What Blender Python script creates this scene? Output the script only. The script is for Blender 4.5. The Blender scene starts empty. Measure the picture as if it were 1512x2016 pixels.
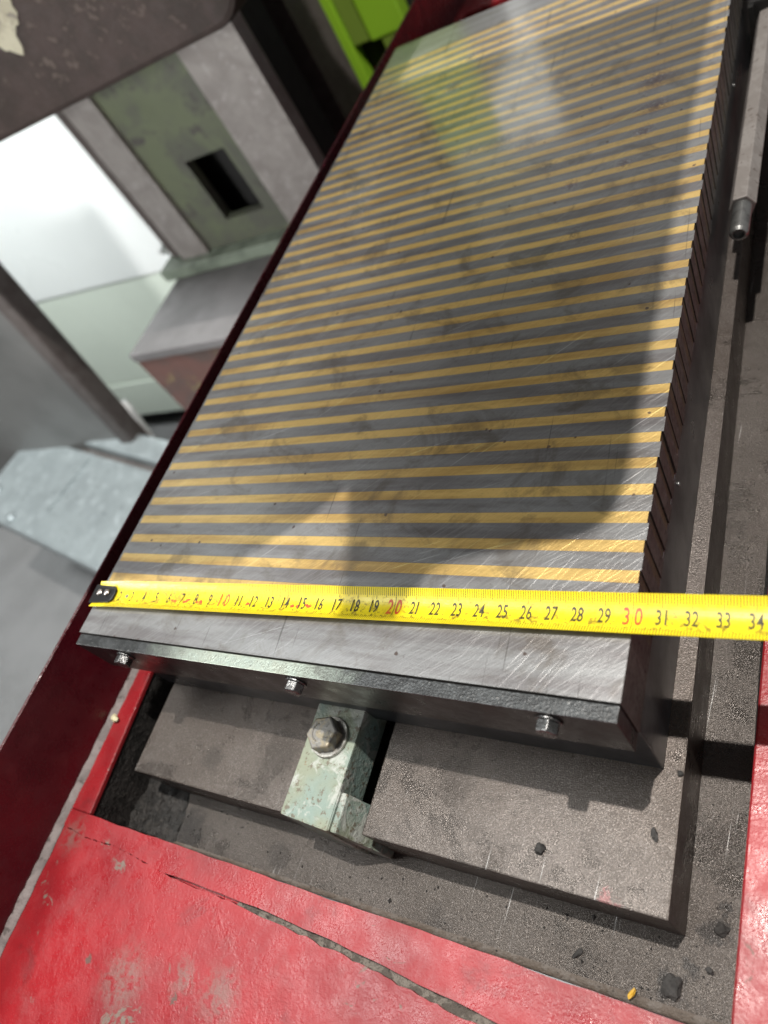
import bpy, bmesh, math, random
from mathutils import Matrix, Vector
random.seed(7)
sc = bpy.context.scene
col = sc.collection

# ------------------------------------------------------------------ camera
cam_d = bpy.data.cameras.new('camera'); cam = bpy.data.objects.new('camera', cam_d); col.objects.link(cam)
RM = ((0.83607252, 0.2992997, -0.45978521), (-0.0082567, -0.83111801, -0.55603479), (-0.54855681, 0.46868171, -0.69240369))
CPOS = (0.37090404, -0.13639317, 0.24598623)
X, Y, Z = Vector(RM[0]), Vector(RM[1]), Vector(RM[2])
m = Matrix.Identity(4)
for i in range(3):
    m[i][0] = X[i]; m[i][1] = -Y[i]; m[i][2] = -Z[i]; m[i][3] = CPOS[i]
cam.matrix_world = m
cam_d.sensor_fit = 'HORIZONTAL'; cam_d.sensor_width = 7.3
cam_d.lens = 7.3 * 1455.966 / 1512
cam_d.clip_start = 0.01; cam_d.clip_end = 60
cam_d.dof.use_dof = True; cam_d.dof.focus_distance = 0.335; cam_d.dof.aperture_fstop = 2.0
sc.camera = cam

# ------------------------------------------------------------------ world, lamps, exposure
w = bpy.data.worlds.new('World'); sc.world = w; w.use_nodes = True
bg = w.node_tree.nodes['Background']
bg.inputs[0].default_value = (0.97, 0.98, 1.0, 1); bg.inputs[1].default_value = 0.20
def lamp(name, kind, loc, energy, color, size=0.02, target=None, sy=None):
    d = bpy.data.lights.new(name, kind); d.energy = energy; d.color = color
    if kind == 'AREA':
        d.size = size
        if sy: d.shape = 'RECTANGLE'; d.size_y = sy
    else: d.shadow_soft_size = size
    o = bpy.data.objects.new(name, d); col.objects.link(o); o.location = loc
    if target is not None:
        o.rotation_euler = (Vector(target) - Vector(loc)).to_track_quat('-Z', 'Y').to_euler()
    return o
LAMP = Vector((0.44, 0.18, 1.78))
lamp('machine_lamp', 'POINT', LAMP, 182, (1.0, 0.955, 0.89), 0.016)
lamp('shop_ceiling_lamp', 'AREA', (-.80, .0, 1.85), 26, (0.96, 1.0, 0.98), 1.1, (-.1, .1, 0), .6)
sl = lamp('chuck_fill', 'AREA', (-1.25, -.45, .80), 1.3, (1.0, 0.985, 0.95), .4, (.17, .36, 0), .25); sl.data.spread = math.radians(26)  # soft fill added to lift the middle of the chuck
lamp('cabinet_fill', 'AREA', (-1.12, .22, .88), 30, (0.95, 1.0, 0.98), .3, (-1.52, .97, .43), .2)  # added fill that brightens the white cabinet and the floor
wl = lamp('column_fill', 'SPOT', (-.50, -.35, .28), 42, (1.0, 0.985, 0.96), .08, (-.42, .75, -.14))  # added fill spot for the column rails and plate
wl.data.spot_size = math.radians(62); wl.data.spot_blend = .5
vs = sc.view_settings
vs.view_transform = 'Standard'; vs.look = 'None'; vs.exposure = 0.0; vs.gamma = 1.0; vs.use_curve_mapping = False

# ------------------------------------------------------------------ node helper
class NT:
    def __init__(s, name):
        s.m = bpy.data.materials.new(name); s.m.use_nodes = True
        s.t = s.m.node_tree; s.t.nodes.clear()
        s.out = s.t.nodes.new('ShaderNodeOutputMaterial')
        s.b = s.t.nodes.new('ShaderNodeBsdfPrincipled')
        s.t.links.new(s.b.outputs[0], s.out.inputs[0])
        s.pos = s.t.nodes.new('ShaderNodeNewGeometry').outputs['Position']
    def put(s, sock, v):
        if isinstance(v, bpy.types.NodeSocket): s.t.links.new(v, sock)
        elif v is not None:
            if sock.type == 'RGBA' and len(v) == 3: v = (*v, 1)
            sock.default_value = v
    def math(s, op, a, b=None, c=None, clamp=False):
        n = s.t.nodes.new('ShaderNodeMath'); n.operation = op; n.use_clamp = clamp
        for i, v in enumerate((a, b, c)):
            if v is not None: s.put(n.inputs[i], v)
        return n.outputs[0]
    def vec(s, op, a, b=None):
        n = s.t.nodes.new('ShaderNodeVectorMath'); n.operation = op
        s.put(n.inputs[0], a)
        if b is not None: s.put(n.inputs[1], b)
        return n.outputs['Value'] if op in ('DISTANCE', 'LENGTH', 'DOT_PRODUCT') else n.outputs[0]
    def rot(s, v, ang):
        n = s.t.nodes.new('ShaderNodeVectorRotate'); n.rotation_type = 'Z_AXIS'
        s.put(n.inputs['Vector'], v); n.inputs['Angle'].default_value = ang
        return n.outputs[0]
    def noise(s, scale, detail=3, rough=.55, v=None, dist=0., color=False):
        n = s.t.nodes.new('ShaderNodeTexNoise')
        s.put(n.inputs['Vector'], v if v is not None else s.pos)
        n.inputs['Scale'].default_value = scale; n.inputs['Detail'].default_value = detail
        n.inputs['Roughness'].default_value = rough; n.inputs['Distortion'].default_value = dist
        return n.outputs['Color' if color else 'Fac']
    def voro(s, scale, v=None, rnd=1.0):
        n = s.t.nodes.new('ShaderNodeTexVoronoi'); s.put(n.inputs['Vector'], v if v is not None else s.pos)
        n.inputs['Scale'].default_value = scale; n.inputs['Randomness'].default_value = rnd
        return n
    def ss(s, v, a, b):          # smoothstep a..b -> 0..1
        n = s.t.nodes.new('ShaderNodeMapRange'); n.interpolation_type = 'SMOOTHSTEP'
        s.put(n.inputs[0], v); n.inputs[1].default_value = a; n.inputs[2].default_value = b
        return n.outputs[0]
    def lin(s, v, a, b, c, d):
        n = s.t.nodes.new('ShaderNodeMapRange')
        s.put(n.inputs[0], v)
        for i, q in enumerate((a, b, c, d)): n.inputs[i + 1].default_value = q
        return n.outputs[0]
    def mix(s, f, a, b, mode='MIX'):
        n = s.t.nodes.new('ShaderNodeMix'); n.data_type = 'RGBA'; n.blend_type = mode
        s.put(n.inputs[0], f); s.put(n.inputs[6], a); s.put(n.inputs[7], b)
        return n.outputs[2]
    def bump(s, h, dist=.0003, strength=1., prev=None):
        n = s.t.nodes.new('ShaderNodeBump'); s.put(n.inputs['Height'], h)
        n.inputs['Distance'].default_value = dist; n.inputs['Strength'].default_value = strength
        if prev is not None: s.put(n.inputs['Normal'], prev)
        return n.outputs[0]
    def set(s, color=None, rough=None, metal=None, normal=None, coat=None, spec=None, aniso=None):
        for k, v in (('Base Color', color), ('Roughness', rough), ('Metallic', metal), ('Normal', normal),
                     ('Coat Weight', coat), ('Specular IOR Level', spec), ('Anisotropic', aniso)):
            if v is not None: s.put(s.b.inputs[k], v)
        return s.m
    def mx(s, *a):
        r = a[0]
        for q in a[1:]: r = s.math('MAXIMUM', r, q)
        return r
    def streak(s, ang, sx, sy, lo, hi, detail=2):
        v = s.vec('MULTIPLY', s.rot(s.pos, -ang), (sx, sy, 1.0))
        return s.ss(s.noise(1.0, detail, .6, v), lo, hi)
    def blot(s, c, r, soft=.5, nz=None, amp=.01):
        d = s.vec('DISTANCE', s.pos, c)
        if nz is not None: d = s.math('ADD', d, s.math('MULTIPLY', s.math('SUBTRACT', nz, .5), amp))
        return s.ss(d, r, r * soft)

def ground_metal(name, base, base2, metal, rough):
    n = NT(name); D = math.radians
    big = n.noise(14, 4); fine = n.noise(900, 2)
    c = n.mix(n.ss(n.noise(26, 5, .65, n.vec('MULTIPLY', n.pos, (.35, 3.2, 1))), .40, .64), base, [base2[0] * .80, base2[1] * .74, base2[2] * .74])
    # cross hatched grinding scratches in several directions
    s1 = n.streak(D(38), 30, 2200, .45, .75); s2 = n.streak(D(30), 20, 1700, .54, .74)
    s3 = n.streak(D(58), 24, 1900, .56, .76); s4 = n.streak(D(12), 14, 1400, .60, .76)
    s5 = n.streak(D(42), 9, 900, .67, .72); s6 = n.streak(D(20), 7, 800, .68, .73)
    s7 = n.math('MULTIPLY', n.streak(D(93), 9, 420, .655, .70), n.ss(n.noise(11, 2), .47, .56))
    h = n.math('ADD', n.math('ADD', n.math('MULTIPLY', s1, .5), s2), n.math('ADD', s3, n.math('MULTIPLY', s4, .6)))
    long = n.mx(s5, s6)
    c = n.mix(n.math('MULTIPLY', s1, .30), c, [q * 1.5 + .03 for q in base]); c = n.mix(n.math('MULTIPLY', s2, .28), c, [q * .6 for q in base])
    c = n.mix(n.math('MULTIPLY', s3, .22), c, [q * 1.6 + .03 for q in base]); c = n.mix(n.math('MULTIPLY', n.ss(fine, .58, .74), .35), c, [q * .45 for q in base])
    c = n.mix(n.math('MULTIPLY', long, .45), c, [min(1, q * 1.9 + .12) for q in base])
    c = n.mix(n.math('MULTIPLY', s7, .6), c, (.05, .045, .04))
    h = n.math('ADD', h, n.math('MULTIPLY', long, -1.5))
    # oil smears, rust specks, pits
    w1 = n.noise(330, 5, .72); w2 = n.noise(45, 3)
    smear = n.ss(n.noise(33, 5, .68, dist=.7), .51, .68)
    c = n.mix(n.math('MULTIPLY', smear, .52), c, (.10, .08, .06))
    c = n.mix(n.math('MULTIPLY', n.ss(n.noise(420, 4, .7), .60, .72), n.math('MULTIPLY', n.ss(w2, .45, .62), .5)), c, (.07, .05, .04))
    st = n.mx(n.blot((.263, .352, 0), .017, .1, w1, .06), n.blot((.266, .322, 0), .012, .1, w1, .05), n.blot((.262, .298, 0), .009, .1, w1, .04),
              n.blot((.255, .270, 0), .006, .1, w1, .03), n.blot((.225, .262, 0), .006, .1, w1, .04))
    c = n.mix(n.math('MULTIPLY', n.math('MULTIPLY', st, n.ss(w1, .36, .50)), .9), c, (.055, .030, .036))
    bl = n.mx(n.blot((.045, .335, 0), .022, .1, w1, .05), n.blot((.165, .335, 0), .010, .2, w1, .035),
              n.blot((.095, .44, 0), .010, .2, w1, .03), n.blot((.115, .300, 0), .009, .2, w1, .03), n.blot((.185, .325, 0), .012, .1, w1, .05), n.blot((.140, .335, 0), .009, .1, w1, .05), n.blot((.10, .48, 0), .008, .1, w1, .04), n.blot((.055, .30, 0), .016, .1, w1, .06), n.blot((.235, .215, 0), .006, .1, w1, .03), n.blot((.205, .29, 0), .007, .1, w1, .04))
    c = n.mix(n.math('MULTIPLY', n.math('MULTIPLY', bl, n.ss(w1, .34, .50)), .85), c, (.05, .05, .042))
    vv = n.voro(95); keep = n.ss(n.t.nodes.new('ShaderNodeSeparateColor').outputs[0], .5, .51)
    sep = [q for q in n.t.nodes if q.type == 'SEPARATE_COLOR'][-1]; n.t.links.new(vv.outputs['Color'], sep.inputs[0])
    keep = n.ss(sep.outputs[0], .66, .68)
    d2 = n.math('ADD', vv.outputs['Distance'], n.math('MULTIPLY', n.math('SUBTRACT', n.noise(700, 2), .5), .16))
    pit = n.math('MULTIPLY', keep, n.ss(d2, .105, .06))
    c = n.mix(n.math('MULTIPLY', pit, .9), c, (.045, .025, .018))
    r = n.math('ADD', n.lin(big, .3, .7, rough - .05, rough + .06), n.math('MULTIPLY', n.mx(st, bl, pit), .35))
    r = n.math('ADD', r, n.math('MULTIPLY', s1, .06))
    mt = n.math('MULTIPLY', n.math('SUBTRACT', 1, n.mx(st, n.math('MULTIPLY', bl, .7), pit)), metal)
    nm = n.bump(h, .000045, .6)
    nm = n.bump(fine, .00005, .35, nm)
    n.set(coat=n.lin(w2, .3, .7, .8, .5)); n.b.inputs['Coat Roughness'].default_value = .11; n.b.inputs['Coat IOR'].default_value = 2.1
    return n.set(c, r, mt, nm)

def cast_iron(name, base, base2, rough=.5, metal=.35, grain=.00035, blots=()):
    n = NT(name)
    big = n.noise(9, 4); mid = n.noise(70, 4, .65); fine = n.noise(1300, 2, .6); f2 = n.noise(520, 3, .6)
    stn = n.ss(n.noise(21, 5, .7, dist=.6), .53, .64)
    c = n.mix(n.ss(big, .35, .68), base, base2)
    c = n.mix(n.math('MULTIPLY', stn, .55), c, [q * .38 for q in base])
    c = n.mix(n.math('MULTIPLY', n.ss(mid, .54, .78), .22), c, (.05, .04, .034))
    c = n.mix(n.math('MULTIPLY', n.ss(n.noise(1000, 3, .7, n.vec('ADD', n.pos, (3, 1, 0))), .50, .70), .6), c, [q * .45 for q in base])
    c = n.mix(n.math('MULTIPLY', n.ss(n.noise(1900, 2, .6), .54, .74), .45), c, [q * 3.2 for q in base2])
    for bc, br_, bcol in blots:
        c = n.mix(n.math('MULTIPLY', n.blot(bc, br_, .35, n.noise(210, 4, .7), .022), .8), c, bcol)
    s = n.math('MULTIPLY', n.streak(math.radians(86), 18, 900, .66, .74), n.ss(n.noise(16, 1), .52, .62))
    c = n.mix(n.math('MULTIPLY', s, .6), c, (.55, .54, .53))
    r = n.math('SUBTRACT', n.lin(mid, .3, .7, rough - .1, rough + .12), n.math('MULTIPLY', stn, .14))
    nm = n.bump(n.noise(1700, 2, .65), grain * .75, 1.); nm = n.bump(n.noise(38, 3), .0012, .35, nm)
    spk = n.math('MULTIPLY', n.math('MULTIPLY', n.ss(n.noise(2100, 2, .6, n.vec('ADD', n.pos, (1, 5, 2))), .55, .66), n.lin(mid, .35, .65, .25, .8)), n.math('SUBTRACT', 1, stn))
    c = n.mix(n.math('MULTIPLY', spk, .55), c, (.36, .33, .315))
    return n.set(c, n.math('SUBTRACT', r, n.math('MULTIPLY', spk, .06)), n.math('MAXIMUM', spk, metal), nm)

def plain(name, c, rough=.5, metal=0., var=.25, scale=40, bump=.0, c2=None, spec=None):
    n = NT(name)
    f = n.noise(scale, 4, .6)
    c2 = c2 or [q * (1 - var) for q in c]
    k = n.mix(n.ss(f, .38, .66), c, c2)
    nm = n.bump(n.noise(scale * 14, 3), bump, .6) if bump else None
    return n.set(k, n.lin(f, .3, .7, max(.04, rough - .06), rough + .08), metal, nm, spec=spec)

def red_paint(name, lump=.0004, chips=.615, ca=(.36, .020, .026), cb=(.235, .013, .018), grime=1.):
    n = NT(name)
    big = n.noise(16, 4, .6); lm = n.noise(260, 3, .5); fine = n.noise(620, 3, .6); md = n.noise(60, 3)
    c = n.mix(n.ss(big, .35, .7), ca, cb)
    c = n.mix(n.math('MULTIPLY', n.ss(md, .50, .74), .30 * grime), c, (.24, .06, .058))
    ch = n.ss(n.math('ADD', n.math('MULTIPLY', big, .45), n.math('MULTIPLY', n.noise(85, 5, .7, dist=.8), .55)), chips - .022, chips + .018)
    w_ = n.noise(150, 4, .7)
    wear = n.mx(n.blot((.0608, -.196, -.0756), .020, .3, w_, .05), n.blot((.1208, -.184, -.0756), .016, .2, w_, .05), n.blot((.0971, -.184, -.0756), .012, .2, w_, .045), n.blot((-.02, -.145, -.075), .012, .2, w_, .05))
    c = n.mix(n.math('MULTIPLY', n.math('MULTIPLY', wear, n.ss(w_, .34, .56)), .65 * grime), c, (.20, .16, .14))
    c = n.mix(n.math('MULTIPLY', n.ss(n.noise(27, 5, .72, dist=.5), .55, .72), .5 * grime), c, (.13, .020, .022))
    ch = n.math('MULTIPLY', ch, grime)
    c = n.mix(n.math('MULTIPLY', ch, .9), c, n.mix(fine, (.11, .085, .065), (.25, .21, .18)))
    v = n.voro(42); sp = n.t.nodes.new('ShaderNodeSeparateColor'); n.t.links.new(v.outputs['Color'], sp.inputs[0])
    spot = n.math('MULTIPLY', n.math('MULTIPLY', n.ss(sp.outputs[1], .74, .76), grime), n.ss(n.math('ADD', v.outputs['Distance'], n.math('MULTIPLY', n.math('SUBTRACT', fine, .5), .22)), .12, .07))
    c = n.mix(n.math('MULTIPLY', spot, .85), c, (.10, .075, .06))
    r = n.math('ADD', n.lin(n.noise(75, 4, .65), .35, .65, .15, .48), n.math('MULTIPLY', n.mx(ch, spot), .3))
    h = n.math('SUBTRACT', lm, n.math('MULTIPLY', n.mx(ch, spot), .18))
    nm = n.bump(h, lump * .6, .6); nm = n.bump(n.noise(760, 3, .65), .00032, .7, nm); nm = n.bump(n.noise(34, 2), .0016, .5, nm)
    return n.set(c, r, 0., nm)

def worn(name, cols, rough=.55, scale=60, bump=.0006, metal=0., th=(.46, .56)):
    n = NT(name)
    a = n.noise(scale, 5, .68, dist=.6); b = n.noise(scale * 3.3, 4, .65); f = n.noise(700, 3)
    c = n.mix(n.ss(a, *th), cols[0], cols[1])
    c = n.mix(n.ss(b, .57, .68), c, cols[2])
    nm = n.bump(n.math('ADD', b, n.math('MULTIPLY', f, .5)), bump, .8)
    return n.set(c, n.lin(b, .3, .7, rough - .1, rough + .12), metal, nm)

M = {}
M['steel'] = ground_metal('ground_steel', (.255, .256, .258), (.205, .207, .21), .55, .35)
M['brass'] = ground_metal('ground_brass', (.68, .47, .165), (.56, .385, .13), .50, .34)
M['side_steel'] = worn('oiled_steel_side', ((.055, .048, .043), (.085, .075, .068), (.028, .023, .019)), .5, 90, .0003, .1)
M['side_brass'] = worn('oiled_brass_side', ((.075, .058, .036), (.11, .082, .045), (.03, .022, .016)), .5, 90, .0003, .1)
M['body'] = plain('blued_body_steel', (.055, .058, .064), .32, .35, .35, 30, .00008)
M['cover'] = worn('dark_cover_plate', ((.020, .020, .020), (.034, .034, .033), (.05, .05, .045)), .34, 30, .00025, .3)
M['cover_top'] = None
M['table'] = cast_iron('cast_iron_table', (.080, .064, .054), (.110, .094, .085), .34, .5, .00035, [((.105, -.075, -.076), .018, (.045, .036, .03)), ((.06, -.085, -.076), .010, (.05, .04, .034)), ((.21, -.07, -.076), .014, (.05, .04, .034)), ((.285, -.1025, -.076), .0035, (.22, .10, .10)), ((.235, -.099, -.076), .008, (.05, .04, .034))])
M['flange'] = cast_iron('cast_iron_trough', (.085, .073, .065), (.056, .046, .039), .34, .5, .0005, [((.318, -.098, -.112), .0065, (.02, .018, .017)), ((.322, -.088, -.112), .004, (.02, .018, .017)), ((.3045, -.1216, -.112), .0085, (.018, .016, .015)), ((.31, -.112, -.112), .004, (.02, .018, .017)), ((.03, -.122, -.112), .018, (.018, .016, .015)), ((.10, -.121, -.112), .010, (.04, .034, .03)), ((.20, -.128, -.112), .010, (.04, .034, .03))])
M['red'] = red_paint('lumpy_red_paint')
M['red_wall'] = red_paint('dark_red_guard', .0003, .75, (.080, .005, .010), (.060, .005, .010), .25)  # guard wall in a much darker red than the tray
M['gunk'] = worn('dried_grinding_sludge', ((.09, .075, .062), (.19, .165, .14), (.03, .026, .022)), .75, 160, .002)
M['sealant'] = worn('grey_sealant', ((.21, .175, .17), (.15, .125, .12), (.085, .07, .065)), .6, 55, .0007)
M['browndirt'] = worn('brown_trough_dirt', ((.10, .078, .062), (.13, .11, .095), (.05, .04, .032)), .6, 130, .0012)
M['blackgrime'] = worn('black_grime', ((.012, .011, .010), (.03, .027, .025), (.05, .045, .04)), .55, 120, .0025)
M['bolt'] = worn('black_bolt_steel', ((.10, .10, .10), (.17, .17, .17), (.05, .05, .05)), .28, 200, .0003, .8)
M['hex_bolt'] = worn('stained_zinc_bolt', ((.22, .21, .195), (.28, .24, .17), (.12, .11, .10)), .46, 130, .0003, .35)
M['washer'] = worn('zinc_washer', ((.42, .41, .38), (.33, .31, .28), (.20, .18, .16)), .38, 130, .0002, .7)
M['rod'] = worn('browned_rod_steel', ((.28, .255, .24), (.33, .305, .29), (.14, .118, .105)), .40, 60, .0002, .35)
M['thread'] = plain('bright_thread_steel', (.38, .38, .37), .35, .85, .4, 200)
M['black'] = plain('recess_shade_black', (.008, .008, .008), .7)  # near black stands for the shade inside recesses and gaps
M['darkmetal'] = plain('dark_oiled_metal', (.03, .029, .028), .45, .4, .4, 60, .0004)
M['wheelhead'] = worn('brown_primer_casting', ((.026, .017, .015), (.018, .012, .010), (.052, .040, .034)), .72, 24, .0006, 0., (.40, .62))
M['wheelhead'].node_tree.nodes['Principled BSDF'].inputs['Specular IOR Level'].default_value = .25
M['rail'] = worn('ground_column_rail', ((.32, .30, .285), (.26, .24, .228), (.38, .36, .35)), .5, 26, .0001, .35, (.38, .62))
M['raildark'] = worn('column_side_iron', ((.105, .09, .085), (.085, .07, .066), (.13, .115, .11)), .6, 26, .0001, .1)
M['plate'] = worn('green_stained_plate', ((.10, .105, .085), (.13, .15, .095), (.075, .07, .065)), .55, 9, .0001, .15, (.40, .60))
M['ledge'] = plain('pale_green_ledge', (.20, .24, .19), .5, 0, .45, 22)
M['basetop'] = plain('grey_base_top', (.17, .162, .165), .5, .2, .3, 8)
M['basefront'] = worn('rust_red_base', ((.10, .048, .040), (.07, .046, .040), (.15, .12, .055)), .6, 9, .0003, 0, (.42, .6))
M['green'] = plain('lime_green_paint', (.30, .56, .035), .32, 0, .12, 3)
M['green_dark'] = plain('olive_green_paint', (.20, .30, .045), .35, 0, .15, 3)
M['white'] = plain('white_enamel', (.84, .86, .86), .30, 0, .03, 4)
M['pale'] = plain('pale_green_enamel', (.70, .76, .68), .35, 0, .06, 5)
M['greycab'] = plain('grey_sheet_steel', (.20, .195, .19), .4, .1, .2, 5)
M['galv'] = worn('galvanised_sheet', ((.38, .425, .44), (.33, .37, .385), (.50, .55, .57)), .35, 14, .0001, .45, (.4, .62))
M['floor'] = plain('polished_concrete', (.27, .27, .275), .25, 0, .2, 3)
M['lump'] = plain('dark_grit', (.045, .042, .04), .7, 0, .4, 300, .0006)
M['yellowchip'] = plain('yellow_paint_chip', (.62, .36, .03), .5, 0, .3, 300)
M['creamchip'] = plain('cream_paint_chip', (.75, .70, .45), .5, 0, .3, 300)
M['filler'] = worn('cream_filler', ((.24, .225, .165), (.19, .175, .125), (.10, .085, .07)), .7, 30, .0005)
M['hookblack'] = plain('black_hook_steel', (.012, .012, .013), .38, .3, .4, 300)
M['pinkwall'] = plain('shop_wall', (.5, .5, .5), .8, 0, .1, 2)

def cover_top_mat():
    n = NT('worn_teal_cover_edge')
    a = n.noise(120, 5, .7); f = n.noise(900, 3)
    d = n.vec('DISTANCE', n.vec('MULTIPLY', n.pos, (1, 2, 2)), (.125, -.107, -.01))
    d = n.math('ADD', d, n.math('MULTIPLY', n.math('SUBTRACT', a, .5), .06))
    c = n.mix(n.ss(a, .4, .62), (.03, .031, .032), (.06, .063, .065))
    c = n.mix(n.ss(d, .075, .02), c, n.mix(a, (.30, .38, .36), (.42, .42, .33)))
    c = n.mix(n.ss(f, .60, .72), c, (.14, .14, .137))
    return n.set(c, .36, .5, n.bump(n.math('ADD', a, f), .0004, .7))
M['cover_top'] = cover_top_mat()

def block_mat():
    n = NT('chipped_mint_paint')
    a = n.noise(85, 5, .68, dist=.8); b = n.noise(330, 4, .68); g = n.noise(28, 3)
    c = n.mix(n.ss(g, .40, .62), (.235, .315, .285), (.26, .285, .21))
    c = n.mix(n.ss(a, .50, .62), c, (.43, .45, .41))
    c = n.mix(n.math('MULTIPLY', n.ss(b, .555, .63), .85), c, (.15, .12, .085))
    sp = n.ss(n.math('MULTIPLY', n.noise(120, 4, .7), 1), .66, .71)
    c = n.mix(sp, c, (.22, .13, .06))
    return n.set(c, n.lin(b, .3, .7, .38, .6), 0., n.bump(n.math('ADD', a, b), .0011, .8))
M['block'] = block_mat()

def tape_mat():
    n = NT('yellow_tape_enamel')
    a = n.noise(420, 4, .7); b = n.noise(60, 3); f = n.noise(1500, 2)
    c = n.mix(n.ss(b, .4, .65), (.86, .70, .020), (.82, .64, .018))
    px = n.t.nodes.new('ShaderNodeSeparateXYZ'); n.t.links.new(n.pos, px.inputs[0])
    # grime rubbed into the middle of the blade
    cy = n.math('SUBTRACT', px.outputs[1], n.math('SUBTRACT', n.math('MULTIPLY', px.outputs[0], .0315), .0266))
    mid = n.ss(n.math('ABSOLUTE', cy), .0062, .0030)
    lowb = n.math('MULTIPLY', n.ss(cy, .001, -.0035), n.ss(cy, -.0062, -.0042))
    c = n.mix(n.math('MULTIPLY', n.math('MULTIPLY', mid, n.ss(a, .53, .66)), .75), c, (.30, .21, .02))
    c = n.mix(n.math('MULTIPLY', n.math('MULTIPLY', lowb, n.ss(a, .49, .60)), .7), c, (.22, .15, .02))
    wl = n.math('MULTIPLY', n.math('MULTIPLY', mid, n.math('MULTIPLY', n.ss(px.outputs[0], .10, .075), n.ss(px.outputs[0], .028, .04))), n.ss(n.noise(260, 4, .7), .45, .58))
    c = n.mix(n.math('MULTIPLY', wl, .75), c, (.40, .24, .03))
    return n.set(c, n.lin(a, .3, .7, .25, .45), 0., n.bump(f, .00004, .5))
M['tape'] = tape_mat()
M['ink'] = plain('black_ink', (.018, .016, .014), .5, 0, .3, 900, 0, (.10, .085, .02))
M['tick'] = plain('thin_black_ink', (.055, .045, .012), .5, 0, .3, 900)
M['redink'] = plain('red_ink', (.62, .045, .02), .5, 0, .3, 900, 0, (.66, .16, .03))
M['rivet'] = plain('rivet_steel', (.55, .50, .47), .3, .8, .3, 400)

# ------------------------------------------------------------------ mesh helpers
class MB:
    def __init__(s): s.v = []; s.f = []; s.mi = []
    def add(s, vs, fs, mi=0):
        o = len(s.v); s.v += [tuple(q) for q in vs]; s.f += [tuple(o + i for i in f) for f in fs]; s.mi += [mi] * len(fs)
    def box(s, x0, x1, y0, y1, z0, z1, mi=0, side=None):
        vs = [(x, y, z) for z in (z0, z1) for y in (y0, y1) for x in (x0, x1)]
        sd = mi if side is None else side
        s.add(vs, [(4, 5, 7, 6), (0, 2, 3, 1)], mi)
        o = len(s.v) - 8
        for f in ((0, 1, 5, 4), (2, 6, 7, 3), (0, 4, 6, 2), (1, 3, 7, 5)):
            s.f.append(tuple(o + i for i in f)); s.mi.append(sd)
    def prism(s, poly, z0, z1, mi=0, side=None):
        n = len(poly); vs = [(x, y, z0) for x, y in poly] + [(x, y, z1) for x, y in poly]
        s.add(vs, [tuple(range(n, 2 * n)), tuple(reversed(range(n)))], mi)
        o = len(s.v) - 2 * n; sd = mi if side is None else side
        for i in range(n):
            j = (i + 1) % n; s.f.append((o + i, o + j, o + n + j, o + n + i)); s.mi.append(sd)
    def loops(s, loops, cap=True, mi=0):
        n = len(loops[0]); vs = [p for l in loops for p in l]; fs = []
        for k in range(len(loops) - 1):
            for i in range(n):
                j = (i + 1) % n; fs.append((k * n + i, k * n + j, (k + 1) * n + j, (k + 1) * n + i))
        if cap: fs += [tuple(reversed(range(n))), tuple(range((len(loops) - 1) * n, len(loops) * n))]
        s.add(vs, fs, mi)
    def lathe(s, c, axis, prof, n=24, mi=0, phase=0.):
        ax = Vector(axis).normalized(); u = ax.orthogonal().normalized()
        if abs(ax.z) > .9: u = Vector((1, 0, 0))
        elif abs(ax.y) > .9: u = Vector((1, 0, 0))
        v = ax.cross(u)
        s.loops([[Vector(c) + ax * h + (u * math.cos(phase + 2 * math.pi * i / n) + v * math.sin(phase + 2 * math.pi * i / n)) * r for i in range(n)] for r, h in prof], True, mi)
    def build(s, name, mats, parent=None, bevel=0., seg=2, smooth=False):
        me = bpy.data.meshes.new(name); me.from_pydata([tuple(q) for q in s.v], [], s.f)
        if not isinstance(mats, (list, tuple)): mats = [mats]
        for q in mats: me.materials.append(q)
        me.polygons.foreach_set('material_index', s.mi)
        bm = bmesh.new(); bm.from_mesh(me); bmesh.ops.recalc_face_normals(bm, faces=bm.faces)
        if bevel:
            es = [e for e in bm.edges if len(e.link_faces) == 2 and e.calc_face_angle(0) > .6]
            bmesh.ops.bevel(bm, geom=es, offset=bevel, segments=seg, profile=.6, affect='EDGES')
        bm.to_mesh(me); bm.free()
        if smooth: me.polygons.foreach_set('use_smooth', [True] * len(me.polygons))
        me.update()
        o = bpy.data.objects.new(name, me); col.objects.link(o)
        if parent is not None: hang(o, parent)
        return o
def wloc(o):
    v = Vector(o.location)
    while o.parent: o = o.parent; v = v + Vector(o.location)
    return v
def hang(o, parent):            # the child's mesh is written in world coordinates
    o.parent = parent; o.location = Vector(o.location) - wloc(parent)
def tag(o, label=None, cat=None, group=None, kind=None):
    for k, v in (('label', label), ('category', cat), ('group', group), ('kind', kind)):
        if v: o[k] = v
    return o
def empty(name, loc, label, cat, group=None):
    o = bpy.data.objects.new(name, None); col.objects.link(o); o.location = loc; o.empty_display_size = .02
    return tag(o, label, cat, group)
def jag(p, q, n, amp, seed):
    r = random.Random(seed); out = []; a = 0
    for i in range(n + 1):
        t = i / n; a = a * .5 + r.uniform(-amp, amp)
        k = 0 if i in (0, n) else a
        dx, dy = q[0] - p[0], q[1] - p[1]; L = math.hypot(dx, dy)
        out.append((p[0] + dx * t - dy / L * k, p[1] + dy * t + dx / L * k))
    return out
def sheet(fn, nu, nv, name, mat, parent=None, thick=0., smooth=True):
    b = MB(); vs = [fn(i / nu, j / nv) for j in range(nv + 1) for i in range(nu + 1)]
    fs = [(j * (nu + 1) + i, j * (nu + 1) + i + 1, (j + 1) * (nu + 1) + i + 1, (j + 1) * (nu + 1) + i) for j in range(nv) for i in range(nu)]
    b.add(vs, fs); return b.build(name, mat, parent, smooth=smooth)

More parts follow.
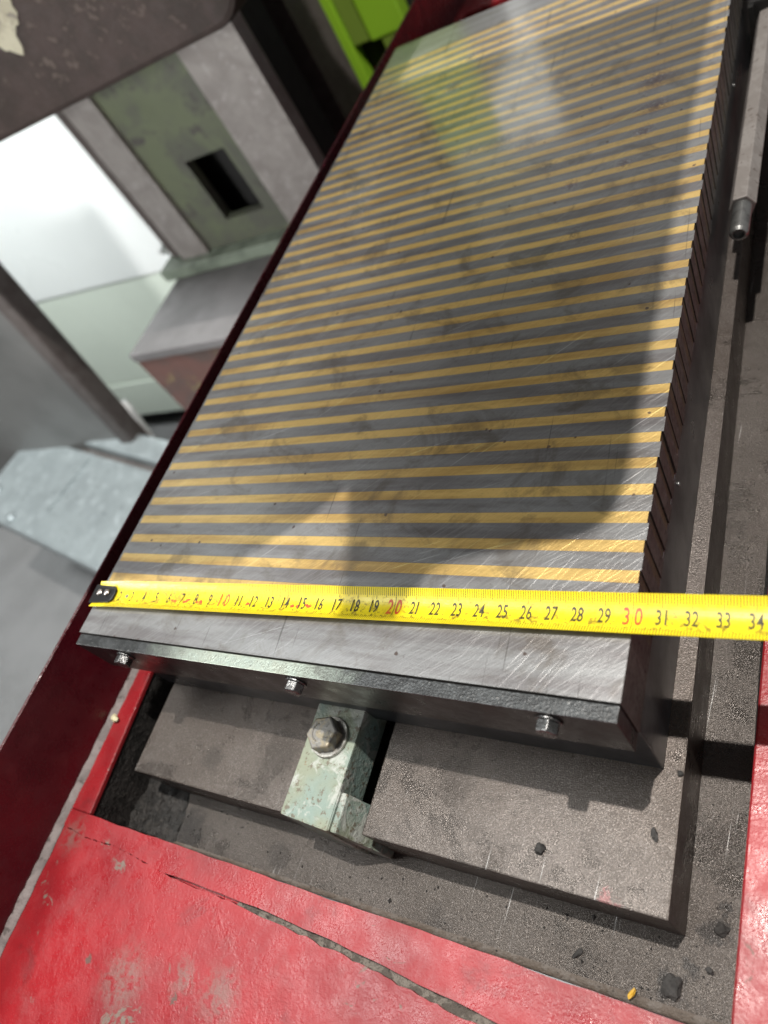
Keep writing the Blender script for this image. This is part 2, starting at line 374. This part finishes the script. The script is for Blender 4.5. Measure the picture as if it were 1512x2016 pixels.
# ------------------------------------------------------------------ room behind and below
b = MB(); b.box(-6, 5, -4, 5, -.90, -.85); tag(b.build('floor', M['floor']), kind='structure')
b = MB(); b.box(-6, 5, 4.0, 4.1, -.85, 3.2); tag(b.build('back_wall', M['pinkwall']), kind='structure')

# white cabinet with rolled lower corner
wc = empty('white_cabinet', (-1.5, .9, -.85), 'white enamelled cabinet with a notched lower corner left of the grinder column', 'cabinet')
prof = [(-2.4, .9), (-2.4, -.318), (-.872, -.352), (-.856, -.345), (-.850, -.333), (-.866, -.318), (-.868, -.308), (-.848, -.300), (-.842, -.285), (-.850, .9)]
b = MB(); b.loops([[(x, .90, z) for x, z in prof], [(x, 1.4, z) for x, z in prof]]); b.build('door_panel', M['white'], wc, .004)
b = MB(); b.box(-1.7, -.79, .903, 1.38, -.64, -.345); b.build('plinth_panel', M['pale'], wc)
b = MB(); b.box(-1.7, -.79, .8995, 1.38, -.765, -.645); b.build('kick_panel', M['pale'], wc)
b = MB(); b.box(-1.6, -.85, .96, 1.3, -.85, -.766); b.build('foot', M['darkmetal'], wc)
# white tube
p0, p1 = Vector((-.905, .595, -.43)), Vector((-.948, .585, -.605))
b = MB(); b.lathe(p0, p1 - p0, [(.0, -.004), (.014, 0), (.017, .03), (.018, .13), (.021, .16), (.021, .182), (.015, .188), (.0, .188)], 20)
tag(b.build('white_tube', M['white'], smooth=True), 'white plastic tube end beside the grey sheet steel cabinet', 'tube')
# grey sheet cabinet leaning
gc = empty('grey_cabinet', (-1.2, .5, -.85), 'dark grey sheet steel cabinet with a lighter edge at left behind the galvanised box', 'cabinet')
def ln(t): return (-.790 - .125 * t)
e = [(-.772, .06), (-.905, -.54)]
b = MB(); q = [(-2.2, -.06), (-2.2, -.62), (-.958, -.62), (-.859, -.06)]
b.loops([[(x, .56, z) for x, z in q], [(x, .59, z) for x, z in q]]); b.build('side_panel', M['greycab'], gc)
q = [(-.859, -.055), (-.952, -.56), (-.915, -.56), (-.819, -.055)]
b = MB(); b.loops([[(x, .545, z) for x, z in q], [(x, .59, z) for x, z in q]]); b.build('edge_post', M['raildark'], gc, .006)
b = MB(); b.box(-2.1, -1.0, .562, .588, -.85, -.622); b.build('foot', M['darkmetal'], gc)
# galvanised box on the floor, turned
gb = empty('galvanised_box', (-1.05, .45, -.85), 'pale galvanised steel box with folded rim and rust streaks beyond the red guard', 'box')
A, B = Vector((-1.325, .640)), Vector((-.62, .465)); d = (B - A).normalized(); nrm = Vector((-d.y, d.x))
def gq(a, bb): return (A + d * a - nrm * bb)[:]
b = MB(); b.prism([gq(-.01, .035), gq(.8, .035), gq(.8, .255), gq(-.01, .255)], -.56, -.505); b.build('lid', M['galv'], gb, .006)
b = MB(); b.prism([gq(-.01, -.035), gq(.8, -.035), gq(.8, .020), gq(-.01, .020)], -.56, -.495); b.build('rim', M['galv'], gb, .008)
b = MB(); b.prism([gq(-.0, .021), gq(.79, .021), gq(.79, .034), gq(-.0, .034)], -.56, -.522); b.build('seam', M['raildark'], gb)
b = MB(); b.prism([gq(.30, .036), gq(.312, .036), gq(.312, .19), gq(.30, .19)], -.5049, -.5015); b.build('rib', M['galv'], gb)
b = MB(); b.prism([gq(.02, -.02), gq(.78, -.02), gq(.78, .225), gq(.02, .225)], -.85, -.561); b.build('body', M['greycab'], gb)
for (a, t) in ((.045, .19), (.05, .235), (.19, .235)):
    b = MB(); b.lathe((*gq(a, t), -.505), (0, 0, 1), [(.0, 0), (.014, 0), (.012, .005), (0, .006)], 14); b.build('rivet', M['galv'], gb, smooth=True)

# grinder column on its base
co = empty('grinder_column', (-.45, .72, -.85), 'grinder column with two ground vertical rails and a green stained plate between them', 'machine column')
b = MB(); b.box(-.613, -.551, .7175, .745, -.236, .9); b.build('rail', M['rail'], co, .002)
b = MB(); b.box(-.368, -.268, .7175, .745, -.236, .9); b.build('rail', M['rail'], co, .002)
b = MB(); b.box(-.650, -.6135, .735, .80, -.236, .9); b.build('rail_flank', M['raildark'], co, .002)
# plate with hole
def holed(x0, x1, z0, z1, hx0, hx1, hz0, hz1, y0, y1):
    b = MB(); o = [(x0, z0), (x1, z0), (x1, z1), (x0, z1)]; h = [(hx0, hz0), (hx1, hz0), (hx1, hz1), (hx0, hz1)]
    vs = [(x, y0, z) for x, z in o] + [(x, y0, z) for x, z in h] + [(x, y1, z) for x, z in o] + [(x, y1, z) for x, z in h]
    fs = []
    for i in range(4):
        j = (i + 1) % 4
        fs += [(i, j, 4 + j, 4 + i), (8 + i, 12 + i, 12 + j, 8 + j), (4 + i, 4 + j, 12 + j, 12 + i), (i, 8 + i, 8 + j, j)]
    b.add(vs, fs); return b
holed(-.5505, -.3685, -.236, .9, -.480, -.4005, -.195, -.092, .727, .745).build('cover_plate', M['plate'], co)
b = MB(); b.box(-.53, -.38, .79, .80, -.23, 0); b.build('recess_back', M['black'], co)
b = MB(); b.box(-.665, -.262, .700, .80, -.258, -.2365); b.build('ledge', M['ledge'], co, .003)
b = MB(); b.box(-.60, -.44, .801, 1.0, -.85, .9); b.box(-.366, -.272, .7455, .8005, -.23, .9); b.build('core', M['black'], co)
b = MB(); b.box(-.43, -.3555, .93, .985, -.85, .9); b.build('flank_recess', M['black'], co)  # solid black box in place of the shade in the gap
b = MB(); b.box(-.355, -.3085, .90, .985, -.85, .9); b.build('flank', M['raildark'], co)  # darker tone holds the shade on this column edge
bs = empty('column_base', (-.53, .6, -.85), 'machine base block with grey top and rusty red front under the column', 'machine base')
b = MB(); b.box(-.643, -.16, .5185, 1.0, -.275, -.2585); b.build('top_plate', M['basetop'], bs, .003)
b = MB(); b.box(-.640, -.16, .5215, 1.0, -.85, -.2755); b.build('front_panel', M['basefront'], bs)
# wheelhead hanging on the column
wh = empty('wheelhead', (-.4, .6, .1), 'brown wheelhead casting with flaking cream filler hanging over the column', 'wheelhead')
pr_ = []
for k in range(7):
    a = -math.pi / 2 + k * math.pi / 12; pr_.append((-.122 + .045 * math.cos(a), .136 + .045 * math.sin(a)))
q = [(-.9, .091)] + pr_ + [(-.077, .7), (-.9, .7)]
b = MB(); b.loops([[(x, .50, z) for x, z in q], [(x, .714, z) for x, z in q]]); b.build('casting', M['wheelhead'], wh, .006)
r = random.Random(5); pts = []
for k in range(40):
    a = 2 * math.pi * k / 40; rr = .036 * (1 + .16 * math.sin(3 * a + 1) + .10 * math.sin(7 * a) + r.uniform(-.06, .06)); pts.append((-.352 + rr * 1.0 * math.cos(a), .200 + rr * 1.1 * math.sin(a)))
b = MB(); b.loops([[(x, .4992, z) for x, z in pts], [(x, .501, z) for x, z in pts]]); b.build('filler_patch', M['filler'], wh)
# unseen plate added above the frame, outlined to cast the shadow on the chuck
H = .30; kf = H / LAMP.z
def occ(x, y, z=H): k = z / LAMP.z; return (x * (1 - k) + LAMP.x * k, y * (1 - k) + LAMP.y * k)
sh = [(.289, .45), (.289, .045), (.2875, .034), (.284, .0245), (.277, .0185), (.268, .016), (.245, .011), (.225, .006), (.212, .000), (.207, -.010), (.203, -.026), (.174, -.028),
      (.167, .0037), (.149, .0485), (.134, .030), (.100, .003), (.02, -.012), (-.12, -.02), (-.12, .50)]
b = MB(); b.prism([occ(*p) for p in sh], H, H + .008); b.build('shadow_plate', M['darkmetal'], wh)
b = MB(); b.box(-.02, .10, .35, .70, H + .009, H + .2); b.box(-.0765, -.02, .55, .70, H + .05, H + .2); b.build('shadow_plate_arm', M['wheelhead'], wh)  # unseen arm added to carry the shadow-casting plate

# green machine behind
gm = empty('green_machine', (-.35, 1.15, -.85), 'lime green machine enclosure with vertical folds and a black opening behind the column', 'machine')
# fold strips, last two around the opening
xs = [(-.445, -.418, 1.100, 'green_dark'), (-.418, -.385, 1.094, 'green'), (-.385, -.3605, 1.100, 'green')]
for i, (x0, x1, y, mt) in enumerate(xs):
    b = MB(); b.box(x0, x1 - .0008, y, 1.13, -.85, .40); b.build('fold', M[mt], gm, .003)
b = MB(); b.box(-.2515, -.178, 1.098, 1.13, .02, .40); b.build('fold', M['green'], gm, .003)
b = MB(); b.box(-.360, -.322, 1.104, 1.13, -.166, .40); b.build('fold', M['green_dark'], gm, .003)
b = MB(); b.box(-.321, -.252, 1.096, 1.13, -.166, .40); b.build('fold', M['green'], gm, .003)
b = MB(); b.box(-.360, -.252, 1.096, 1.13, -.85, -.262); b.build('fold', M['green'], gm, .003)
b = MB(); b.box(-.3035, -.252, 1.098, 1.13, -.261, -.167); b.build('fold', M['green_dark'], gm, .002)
b = MB(); b.box(-.46, -.24, 1.131, 1.5, -.85, .40); b.build('cabinet_body', M['black'], gm)
b = MB(); b.box(-.30, 1.2, 1.75, 1.8, -.85, .16); tag(b.build('dark_screen', M['darkmetal']), 'dark screen standing behind the lime green machine', 'screen')
b = MB(); b.box(-.52, -.235, 1.6, 1.7, .17, .68); tag(b.build('reflection_board', M['white']), 'unseen white board added for its reflection in the chuck', 'board')  # board added out of view for the white reflection on the chuck

# ------------------------------------------------------------------ red coolant tray with opening
ZR = -.075
tr = empty('coolant_tray', (.15, -.2, -.12), 'red painted machine tray with chipped lumpy paint around the table', 'machine tray')
OP = [(-.015, -.1315), (-.0215, -.035), (-.024, .10), (-.024, .79), (.3335, .79), (.3335, .05), (.3308, -.132)]
# left strip
b = MB(); b.prism([(-.0355, -.13205), (-.015, -.13205), (-.0215, -.035), (-.024, .10), (-.024, .79), (-.0355, .79)], -.0785, ZR); b.build('rim_strip', M['red'], tr, .0006, 1)
b = MB(); b.prism([(-.0355, -.1318), (-.0157, -.1318), (-.0222, -.035), (-.0247, .10), (-.0247, .79), (-.0355, .79)], -.1248, -.0786); b.build('inner_wall', M['blackgrime'], tr)
# front rim with ragged rear of the slot
fr = [(.30, -.1335), (.3306, -.1335)]
top = jag((-.0355, -.1322), (.3306, -.1326), 46, .00035, 3)
sl = [(.3306, -.1595), (.2900, -.1562), (.2476, -.1529), (.2103, -.1503), (.1698, -.1474), (.1172, -.1462), (.06, -.1465), (.035, -.1442), (.014, -.1428), (.002, -.1435), (-.010, -.1440), (-.0355, -.1412)]
def rag(pl, n, amp, seed):
    out = []
    for i in range(len(pl) - 1):
        s_ = jag(pl[i], pl[i + 1], n, amp, seed + i); out += s_[:-1]
    return out + [pl[-1]]
slr = rag(sl, 7, .0003, 40)
b = MB(); b.prism(top + slr, -.080, ZR); b.build('front_rim', M['red'], tr)
# apron: follows the crack, opens to a slot at right
lo = [(x, y - (.0002 if x < .117 else .0035 if x > .122 else .002)) for x, y in sl]
lor = rag(lo, 12, .0006, 80)
b = MB(); b.prism(lor + [(-.0355, -.60), (.3305, -.60)], -.081, ZR - .0006); b.build('apron', M['red'], tr)
# inner front wall below the rim and a bed under slot
b = MB(); b.box(-.0355, .3306, -.1500, -.1330, -.125, -.0802); b.build('front_wall', M['red'], tr)
def slotbed(u, v):
    x = .112 + u * .30; yc = -.1462 - max(0, x - .13) * .078 - (v - .5) * .012 * -1
    zz = -.0795 + .0022 * random.random() + (.0012 if v < .4 else 0)
    return (x, yc, zz)
sheet(slotbed, 150, 8, 'slot_sludge', M['gunk'], tr)
# right rim
b = MB(); b.prism([(.3309, -.60), (.352, -.60), (.358, .79), (.3345, .79), (.3338, .05), (.3309, -.125)], -.125, ZR + .0015, 0)
rr = b.build('side_rim', M['red'], tr, .0008, 1)
b = MB(); b.box(-.0355, .358, .79, 1.2, -.125, ZR - .001); b.build('rear_floor', M['red'], tr)
for x in (-.005, .012, .03):
    b = MB(); b.lathe((x, .83, ZR - .001), (0, 0, 1), [(.0, 0), (.005, 0), (.0035, .002), (0, .0025)], 12); b.build('rivet', M['red'], tr, smooth=True)
# tall left guard wall
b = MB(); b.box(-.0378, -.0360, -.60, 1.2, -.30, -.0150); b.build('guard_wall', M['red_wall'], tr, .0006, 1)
# sealant bead along wall foot
b = MB()
inner = jag((-.0312, -.60), (-.0314, -.128), 150, .00035, 5)[:-1] + jag((-.0314, -.128), (-.0325, .75), 220, .00045, 6)
b.loops([[(-.0359, y, ZR + .0026 + random.uniform(-.0005, .0005)), (-.0345, y, ZR + .0016 + random.uniform(-.0004, .0004)), (x - .001, y, ZR + .0009), (x, y, ZR - .0003)] for x, y in inner], False)
b.f = [f for k, f in enumerate(b.f) if k % 4 != 3]; b.mi = b.mi[:len(b.f)]
b.build('sealant_bead', M['sealant'], tr, smooth=True)

# ------------------------------------------------------------------ machine table
tb = empty('machine_table', (.155, .3, -.125), 'grey brown cast iron machine table with a tee slot under the chuck', 'machine table')
ZT, ZF, SX0, SX1 = -.076, -.112, .132, .1688
b = MB(); b.box(.0035, SX0, -.1025, .74, ZF, ZT); b.build('table_slab', M['table'], tb, .0007, 2)
b = MB(); b.box(SX1, .3075, -.1025, .74, ZF, ZT); b.build('table_slab', M['table'], tb, .0007, 2)
b = MB(); b.box(SX0, SX1, -.1005, .74, ZF, -.106); b.build('slot_floor', M['blackgrime'], tb)
b = MB(); b.box(-.0235, .3276, -.1318, .78, -.125, ZF - .0003); b.build('trough', M['flange'], tb)
b = MB(); b.box(.3277, .3307, -.1318, .78, -.1255, -.1235); b.build('gap_floor', M['black'], tb)
# small fillet where trough meets the rim, gritty
def fil(u, v):
    x = -.012 + u * .342; a = v * math.pi / 2
    rz = .0028 * (1 + .25 * math.sin(x * 140) + random.uniform(-.12, .12)); ry = .0034 * (.5 + .7 * u)
    return (x, -.1318 + ry * (1 - math.cos(a)) + ry * .0, ZF - .0003 + rz * (1 - math.sin(a)))
sheet(fil, 200, 6, 'trough_fillet', M['browndirt'], tb)
# black grime heap in the left corner
def heap(u, v):
    x = -.0150 + u * .045 - v * .006; y = -.1312 + v * .10
    e_ = max(0, 1 - ((u / .85) ** 2 + ((v - .1) / .5) ** 2)); n_ = random.uniform(0, .0018)
    return (x, y, ZF - .0005 + .006 * e_ * (.6 + .4 * math.sin(31 * u + 17 * v)) + (n_ if e_ > 0 else -.002))
sheet(heap, 60, 80, 'grime_heap', M['blackgrime'], tb)

# ------------------------------------------------------------------ magnetic chuck
P = .013284; BW = .0054; ZL = -.0290
ck = empty('magnetic_chuck', (.15, .25, -.076), 'ground steel magnetic chuck striped with brass under the yellow tape', 'magnetic chuck')
b = MB(); b.box(.001, .2996, -.0475, .560, -.0758, ZL - .0002); b.build('base_body', M['body'], ck, .0006, 2)
ks = list(range(-1, 40))
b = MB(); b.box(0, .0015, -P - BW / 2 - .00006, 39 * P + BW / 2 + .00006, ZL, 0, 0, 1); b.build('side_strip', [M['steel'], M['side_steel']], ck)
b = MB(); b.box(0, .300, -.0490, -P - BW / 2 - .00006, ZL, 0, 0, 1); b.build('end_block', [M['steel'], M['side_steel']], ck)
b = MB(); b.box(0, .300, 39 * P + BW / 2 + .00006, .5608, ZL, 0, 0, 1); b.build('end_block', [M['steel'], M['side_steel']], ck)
def bar(name, x0, x1, hw, mats, k0, z):
    b = MB(); b.box(x0, x1, -hw, hw, ZL, z, 0, 1); o = b.build(name, mats); return o
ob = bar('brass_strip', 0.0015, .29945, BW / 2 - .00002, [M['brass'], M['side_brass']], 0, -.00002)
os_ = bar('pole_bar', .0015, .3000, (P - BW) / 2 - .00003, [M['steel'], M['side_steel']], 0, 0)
rr = random.Random(11)
for i, k in enumerate(ks):
    o = ob if i == 0 else ob.copy()
    if i: col.objects.link(o)
    o.location = (rr.uniform(-.0002, .0004) * (k % 3 > 0), k * P, 0); hang(o, ck)
    if k < 39:
        o = os_ if i == 0 else os_.copy()
        if i: col.objects.link(o)
        o.location = (rr.uniform(-.0002, .0003), (k + .5) * P, 0); hang(o, ck)
# front cover plate
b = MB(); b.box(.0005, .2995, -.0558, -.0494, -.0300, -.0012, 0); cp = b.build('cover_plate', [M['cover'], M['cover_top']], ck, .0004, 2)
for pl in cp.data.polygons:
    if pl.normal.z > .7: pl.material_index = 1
def hexhead(b, c, ax, af, h, ph=0., mi=0):
    R = af / math.sqrt(3)
    b.lathe(c, ax, [(0, 0), (R, 0), (R, h * .90), (R * .90, h), (0, h)], 6, mi, ph)
for i, x in enumerate((.0365, .1550, .2735)):
    b = MB(); b.lathe((x, -.0558, -.0085), (0, -1, 0), [(0, 0), (.0052, 0), (.0052, .0010), (0, .0010)], 20)
    hexhead(b, (x, -.0567, -.0085), (0, -1, 0),   .0078, .0046, .3 + .5 * i); b.build('bolt', M['bolt'], cp, .00025, 1)
for y in (.068, .385):
    b = MB(); b.lathe((.2996, y, -.036), (1, 0, 0), [(0, 0), (.0013, 0), (.001, .0008), (0, .001)], 10); b.build('grease_nipple', M['thread'], ck, smooth=True)

# ------------------------------------------------------------------ clamp block
cb = empty('clamp_block', (.142, -.08, -.10), 'mint green chipped clamp block bolted in the table slot below the chuck', 'clamp')
b = MB(); q = [(-.044, -.0650), (-.1045, -.0650), (-.1055, -.108), (-.087, -.108), (-.087, -.0875), (-.044, -.0875)]
b.loops([[(.1270, y, z) for y, z in q], [(.1568, y - (.002 if y < -.1 else 0), z) for y, z in q]]); b.build('clamp_arm', M['block'], cb, .0009, 2)
b = MB(); b.box(.1550, .1573, -.1062, -.0875, -.1085, -.0655); b.loops([[(.1572, y, -.1115), (.1686, y, -.1115), (.1686, y, -.0985), (.1600, y, -.0680), (.1572, y, -.0668)] for y in (-.0875, -.1060)]); b.build('slot_foot', M['block'], cb, .0008, 2)
b = MB(); b.lathe((.1415, -.0638, -.0650), (0, 0, 1), [(0, 0), (.0106, 0), (.0108, .0006), (.0106, .0017), (.0, .0017)], 32); b.build('washer', M['washer'], cb, .0002, 1)
b = MB(); hexhead(b, (.1410, -.0640, -.0633), (-.03, .0, 1), .0158, .0066, .25); 
for k in range(9):
    a = 2.2 + k * .28
    b.box(.1405 + .0047 * math.cos(a) - .0004, .1405 + .0047 * math.cos(a) + .0004, -.064 + .0047 * math.sin(a) - .0005, -.064 + .0047 * math.sin(a) + .0005, -.0569, -.0564)
b.build('hex_bolt', M['hex_bolt'], cb, .0003, 1)

# ------------------------------------------------------------------ threaded hex rod at the right
rd = empty('hex_rod', (.314, .3, -.044), 'browned hexagonal steel rod with threaded end beside the chuck', 'rod')
b = MB(); R = .0074
b.loops([[(.3118 + (y - .268) * .013 + R * math.cos(.12 + i * math.pi / 3), y, -.044 + R * math.sin(.12 + i * math.pi / 3)) for i in range(6)] for y in (.268, .62)]); b.build('hex_body', M['rod'], rd, .0006, 2)
b = MB(); b.lathe((.3118, .268, -.044), (-.013, -1, 0), [(.0, -.004)] + [(.0047 + (.0004 if k % 2 else -.0003), k * .00055) for k in range(42)] + [(.0038, .0243), (.003, .0243), (.003, .021), (0, .021)], 24); b.build('threaded_end', M['thread'], rd)
br = empty('dark_bracket', (.32, .45, -.076), 'black oily bracket across the far end of the hexagonal rod', 'bracket')
b = MB(); b.box(.3025, .345, .475, .50, -.0715, -.030); b.build('bracket_arm', M['darkmetal'], br, .002)
b = MB(); b.box(.3032, .3065, .470, .52, -.0755, -.0310); b.build('bracket_foot', M['darkmetal'], br)

# ------------------------------------------------------------------ tape measure
TA = math.atan(.0315); T0 = Vector((0, -.0262)); ts = Vector((math.cos(TA), math.sin(TA))); tn = Vector((-ts.y, ts.x))
def tz(s, t):
    e_ = min(1, max(0, (s + .004) / .03)); sag = .0030 * (.55 + .45 * e_)
    return .0009 + sag * (t / .008) ** 2
def tp(s, t, dz=0.): p = T0 + ts * s + tn * t; return (p.x, p.y, tz(s, t) + dz)
tm = empty('tape_measure', (.15, -.02, .001), 'yellow steel tape measure blade laid across the striped chuck', 'tape measure')
def blade(th):
    b = MB(); nu, nv = 90, 16
    for side in (0, 1):
        vs = [tp(-.0005 + .42 * i / nu, -.008 + .016 * j / nv, 0 if side == 0 else -.00016) for j in range(nv + 1) for i in range(nu + 1)]
        fs = [(j * (nu + 1) + i, j * (nu + 1) + i + 1, (j + 1) * (nu + 1) + i + 1, (j + 1) * (nu + 1) + i) for j in range(nv) for i in range(nu)]
        b.add(vs, fs)
    n = (nu + 1) * (nv + 1)
    rim = [i for i in range(nu + 1)] + [j * (nu + 1) + nu for j in range(1, nv + 1)] + [nv * (nu + 1) + i for i in range(nu - 1, -1, -1)] + [j * (nu + 1) for j in range(nv - 1, 0, -1)]
    for i in range(len(rim)):
        a, c = rim[i], rim[(i + 1) % len(rim)]; b.f.append((a, c, n + c, n + a)); b.mi.append(0)
    return b
blade(0).build('blade', M['tape'], tm, smooth=False)
b = MB(); DZ = .00005
def strip(s, t0, t1, wd):
    n = 3 if abs(t1 - t0) < .007 else 10
    vs = []
    for i in range(n + 1):
        t = t0 + (t1 - t0) * i / n; vs += [tp(s - wd / 2, t, DZ), tp(s + wd / 2, t, DZ)]
    b.add(vs, [(2 * i, 2 * i + 1, 2 * i + 3, 2 * i + 2) for i in range(n)])
for k in range(12, 400):
    s = k * .001
    if k % 10 == 0 and k % 100 == 0: strip(s, -.0078, .0078, .00022); continue
    l = .0046 if k % 10 == 0 else .0038 if k % 5 == 0 else .0031
    l2 = .0042 if k % 10 == 0 else .0034 if k % 5 == 0 else .0029
    strip(s, .0079 - l, .0079, .00024); strip(s, -.0079, -.0079 + l2, .00024)
tag(b.build('tick_marks', M['tick'], tm), kind='stuff')
def number(txt, s, size, sx, mat, gap=0., tc=-.0002):
    cu = bpy.data.curves.new('print', 'FONT'); cu.body = txt; cu.size = size; cu.align_x = 'CENTER'; cu.align_y = 'CENTER'
    cu.resolution_u = 4; cu.offset = size * .014
    if gap: cu.space_character = gap
    o = bpy.data.objects.new('print', cu); col.objects.link(o)
    bpy.context.view_layer.update()
    me = bpy.data.meshes.new_from_object(o.evaluated_get(bpy.context.evaluated_depsgraph_get()))
    bpy.data.objects.remove(o); bpy.data.curves.remove(cu)
    # centre on the real outline
    xs = [v.co.x for v in me.vertices]; ys = [v.co.y for v in me.vertices]; cx = (min(xs) + max(xs)) / 2; cy = (min(ys) + max(ys)) / 2
    for v in me.vertices:
        v.co = tp(s + (v.co.x - cx) * sx, (v.co.y - cy) + tc, DZ + .00002)
    me.materials.clear(); me.materials.append(mat); me.name = 'printed_number'
    o = bpy.data.objects.new('printed_number', me); col.objects.link(o); hang(o, tm); return o
for c in range(2, 40):
    s = c * .01
    if c % 10 == 0: number(str(c), s, .0098, .60, M['redink'], 1.45)
    else: number(str(c), s - .0002, .0084, .56, M['ink'], 1.05)
# worn red smudges of the old print
r = random.Random(3)
for s0, n_ in ((.064, 2), (.073, 5), (.084, 3), (.1145, 2), (.1455, 3), (.155, 3)):
    b = MB()
    for k in range(n_):
        cx, cy = s0 + r.uniform(-.0025, .0025), -.0012 + r.uniform(-.0008, .0006); pts = []
        for i in range(12):
            a = i * math.pi / 6; q = .0007 * (1 + r.uniform(-.4, .5)); pts.append(tp(cx + q * 1.5 * math.cos(a), cy + q * math.sin(a), DZ + .00001 * (k + 1)))
        b.add(pts, [tuple(range(12))])
    b.build('worn_print', M['redink'], tm)
# hook
b = MB()
b.loops([[tp(-.0022 + .0185 * u, t, .00030) for u, t in ((0, -.0058), (.9, -.0050), (1.0, -.003), (1.0, .003), (.9, .0050), (0, .0058))],
         [tp(-.0022 + .0185 * u, t, .00115) for u, t in ((0, -.0058), (.9, -.0050), (1.0, -.003), (1.0, .003), (.9, .0050), (0, .0058))]])
p_ = [T0 + ts * -.0022 + tn * -.0062, T0 + ts * -.0008 + tn * -.0062, T0 + ts * -.0008 + tn * .0062, T0 + ts * -.0022 + tn * .0062]
b.prism([q[:] for q in p_], -.011, .0018); hk = b.build('hook', M['hookblack'], tm, .0002, 1)
for s in (.0040, .0100):
    p = tp(s, 0.0008, .0022); b = MB(); b.lathe(p, (0, 0, 1), [(0, 0), (.0021, 0), (.0017, .0007), (0, .0010)], 16); b.build('rivet', M['rivet'], hk, smooth=True)
p = tp(.0255, .0, DZ); b = MB(); b.lathe(p, (0, 0, 1), [(0, 0), (.0011, 0), (.0011, .00012), (0, .00012)], 14); b.build('nail_hole', M['rivet'], tm)

# ------------------------------------------------------------------ crumbs and chips
def crumb(name, loc, size, mat, label, cat, group=None, squash=.6, seed=1):
    r = random.Random(seed); bm = bmesh.new(); bmesh.ops.create_icosphere(bm, subdivisions=2, radius=1)
    for v in bm.verts:
        v.co *= 1 + r.uniform(-.28, .28); v.co = Vector((v.co.x * size[0], v.co.y * size[1], max(v.co.z, -.5) * size[2]))
    me = bpy.data.meshes.new(name); bm.to_mesh(me); bm.free(); me.materials.append(M[mat])
    o = bpy.data.objects.new(name, me); col.objects.link(o); o.location = (loc[0], loc[1], loc[2] + size[2] * .45); o.rotation_euler = (0, 0, r.uniform(0, 3))
    return tag(o, label, cat, group)
crumb('grit_lump', (.2548, -.0892, ZT), (.0024, .0022, .0018), 'lump', 'dark crumb of grinding grit in the middle of the front table top', 'grit', 'grit crumbs', seed=2)
crumb('grit_lump', (.2992, -.0735, ZT), (.0024, .0013, .001), 'lump', 'flat dark flake near the right edge of the table top', 'grit', 'grit crumbs', seed=3)
crumb('grit_lump', (.3060, -.0482, ZT), (.0012, .0012, .0012), 'lump', 'tiny dark grain beside the chuck foot at the right table edge', 'grit', 'grit crumbs', seed=4)
crumb('grit_lump', (.3045, -.1216, ZF), (.0046, .0036, .0016), 'lump', 'largest dark lump of sludge in the lower right trough corner', 'grit', 'grit crumbs', seed=5)
crumb('grit_lump', (.2665, -.1205, ZF), (.0011, .0030, .0009), 'lump', 'long dark sliver in the front trough', 'grit', 'grit crumbs', seed=6)
crumb('grit_lump', (.3205, -.0965, ZF), (.0026, .0030, .0012), 'lump', 'dark lump in the right trough between table and red rim', 'grit', 'grit crumbs', seed=7)
crumb('grit_lump', (.3175, -.1120, ZF), (.0016, .0012, .001), 'lump', 'small dark crumb in the right trough near its front corner', 'grit', 'grit crumbs', seed=8)
crumb('paint_chip', (.2905, -.1283, ZF + .003), (.0010, .0024, .0008), 'yellowchip', 'yellow paint chip lying in the front trough', 'paint chip', seed=9)
crumb('paint_chip', (-.0300, -.0765, ZR + .002), (.0022, .0032, .0014), 'creamchip', 'cream paint chip stuck on the left red rim beside the guard', 'paint chip', seed=10)
# loose grit scattered over trough, table and chuck side
b = MB(); r = random.Random(21)
def grain(x, y, z, s):
    vs = [(x + s * r.uniform(.6, 1.2) * dx, y + s * r.uniform(.6, 1.2) * dy, z + (0 if dz < 0 else s * r.uniform(.6, 1.1))) for dx, dy, dz in ((1, 0, -1), (0, 1, -1), (-1, 0, -1), (0, -1, -1), (.2, .1, 1))]
    b.add(vs, [(0, 1, 4), (1, 2, 4), (2, 3, 4), (3, 0, 4)])
for i in range(110): grain(r.uniform(.0, .328), r.uniform(-.130, -.104), ZF - .0002, r.uniform(.0002, .0008) * (1.7 if r.random() < .06 else 1))
for i in range(90): grain(r.uniform(.3085, .329), r.uniform(-.10, .25), ZF - .0002, r.uniform(.0002, .0007))
for i in range(120): grain(r.uniform(.005, .306), r.uniform(-.1, -.05), ZT, r.uniform(.0001, .0004))
for i in range(60): grain(r.uniform(.303, .3070), r.uniform(-.05, .25), ZT, r.uniform(.0001, .0004))
tag(b.build('loose_grit', M['lump']), 'fine dark grinding grit scattered over the trough and table', 'grit', kind='stuff')
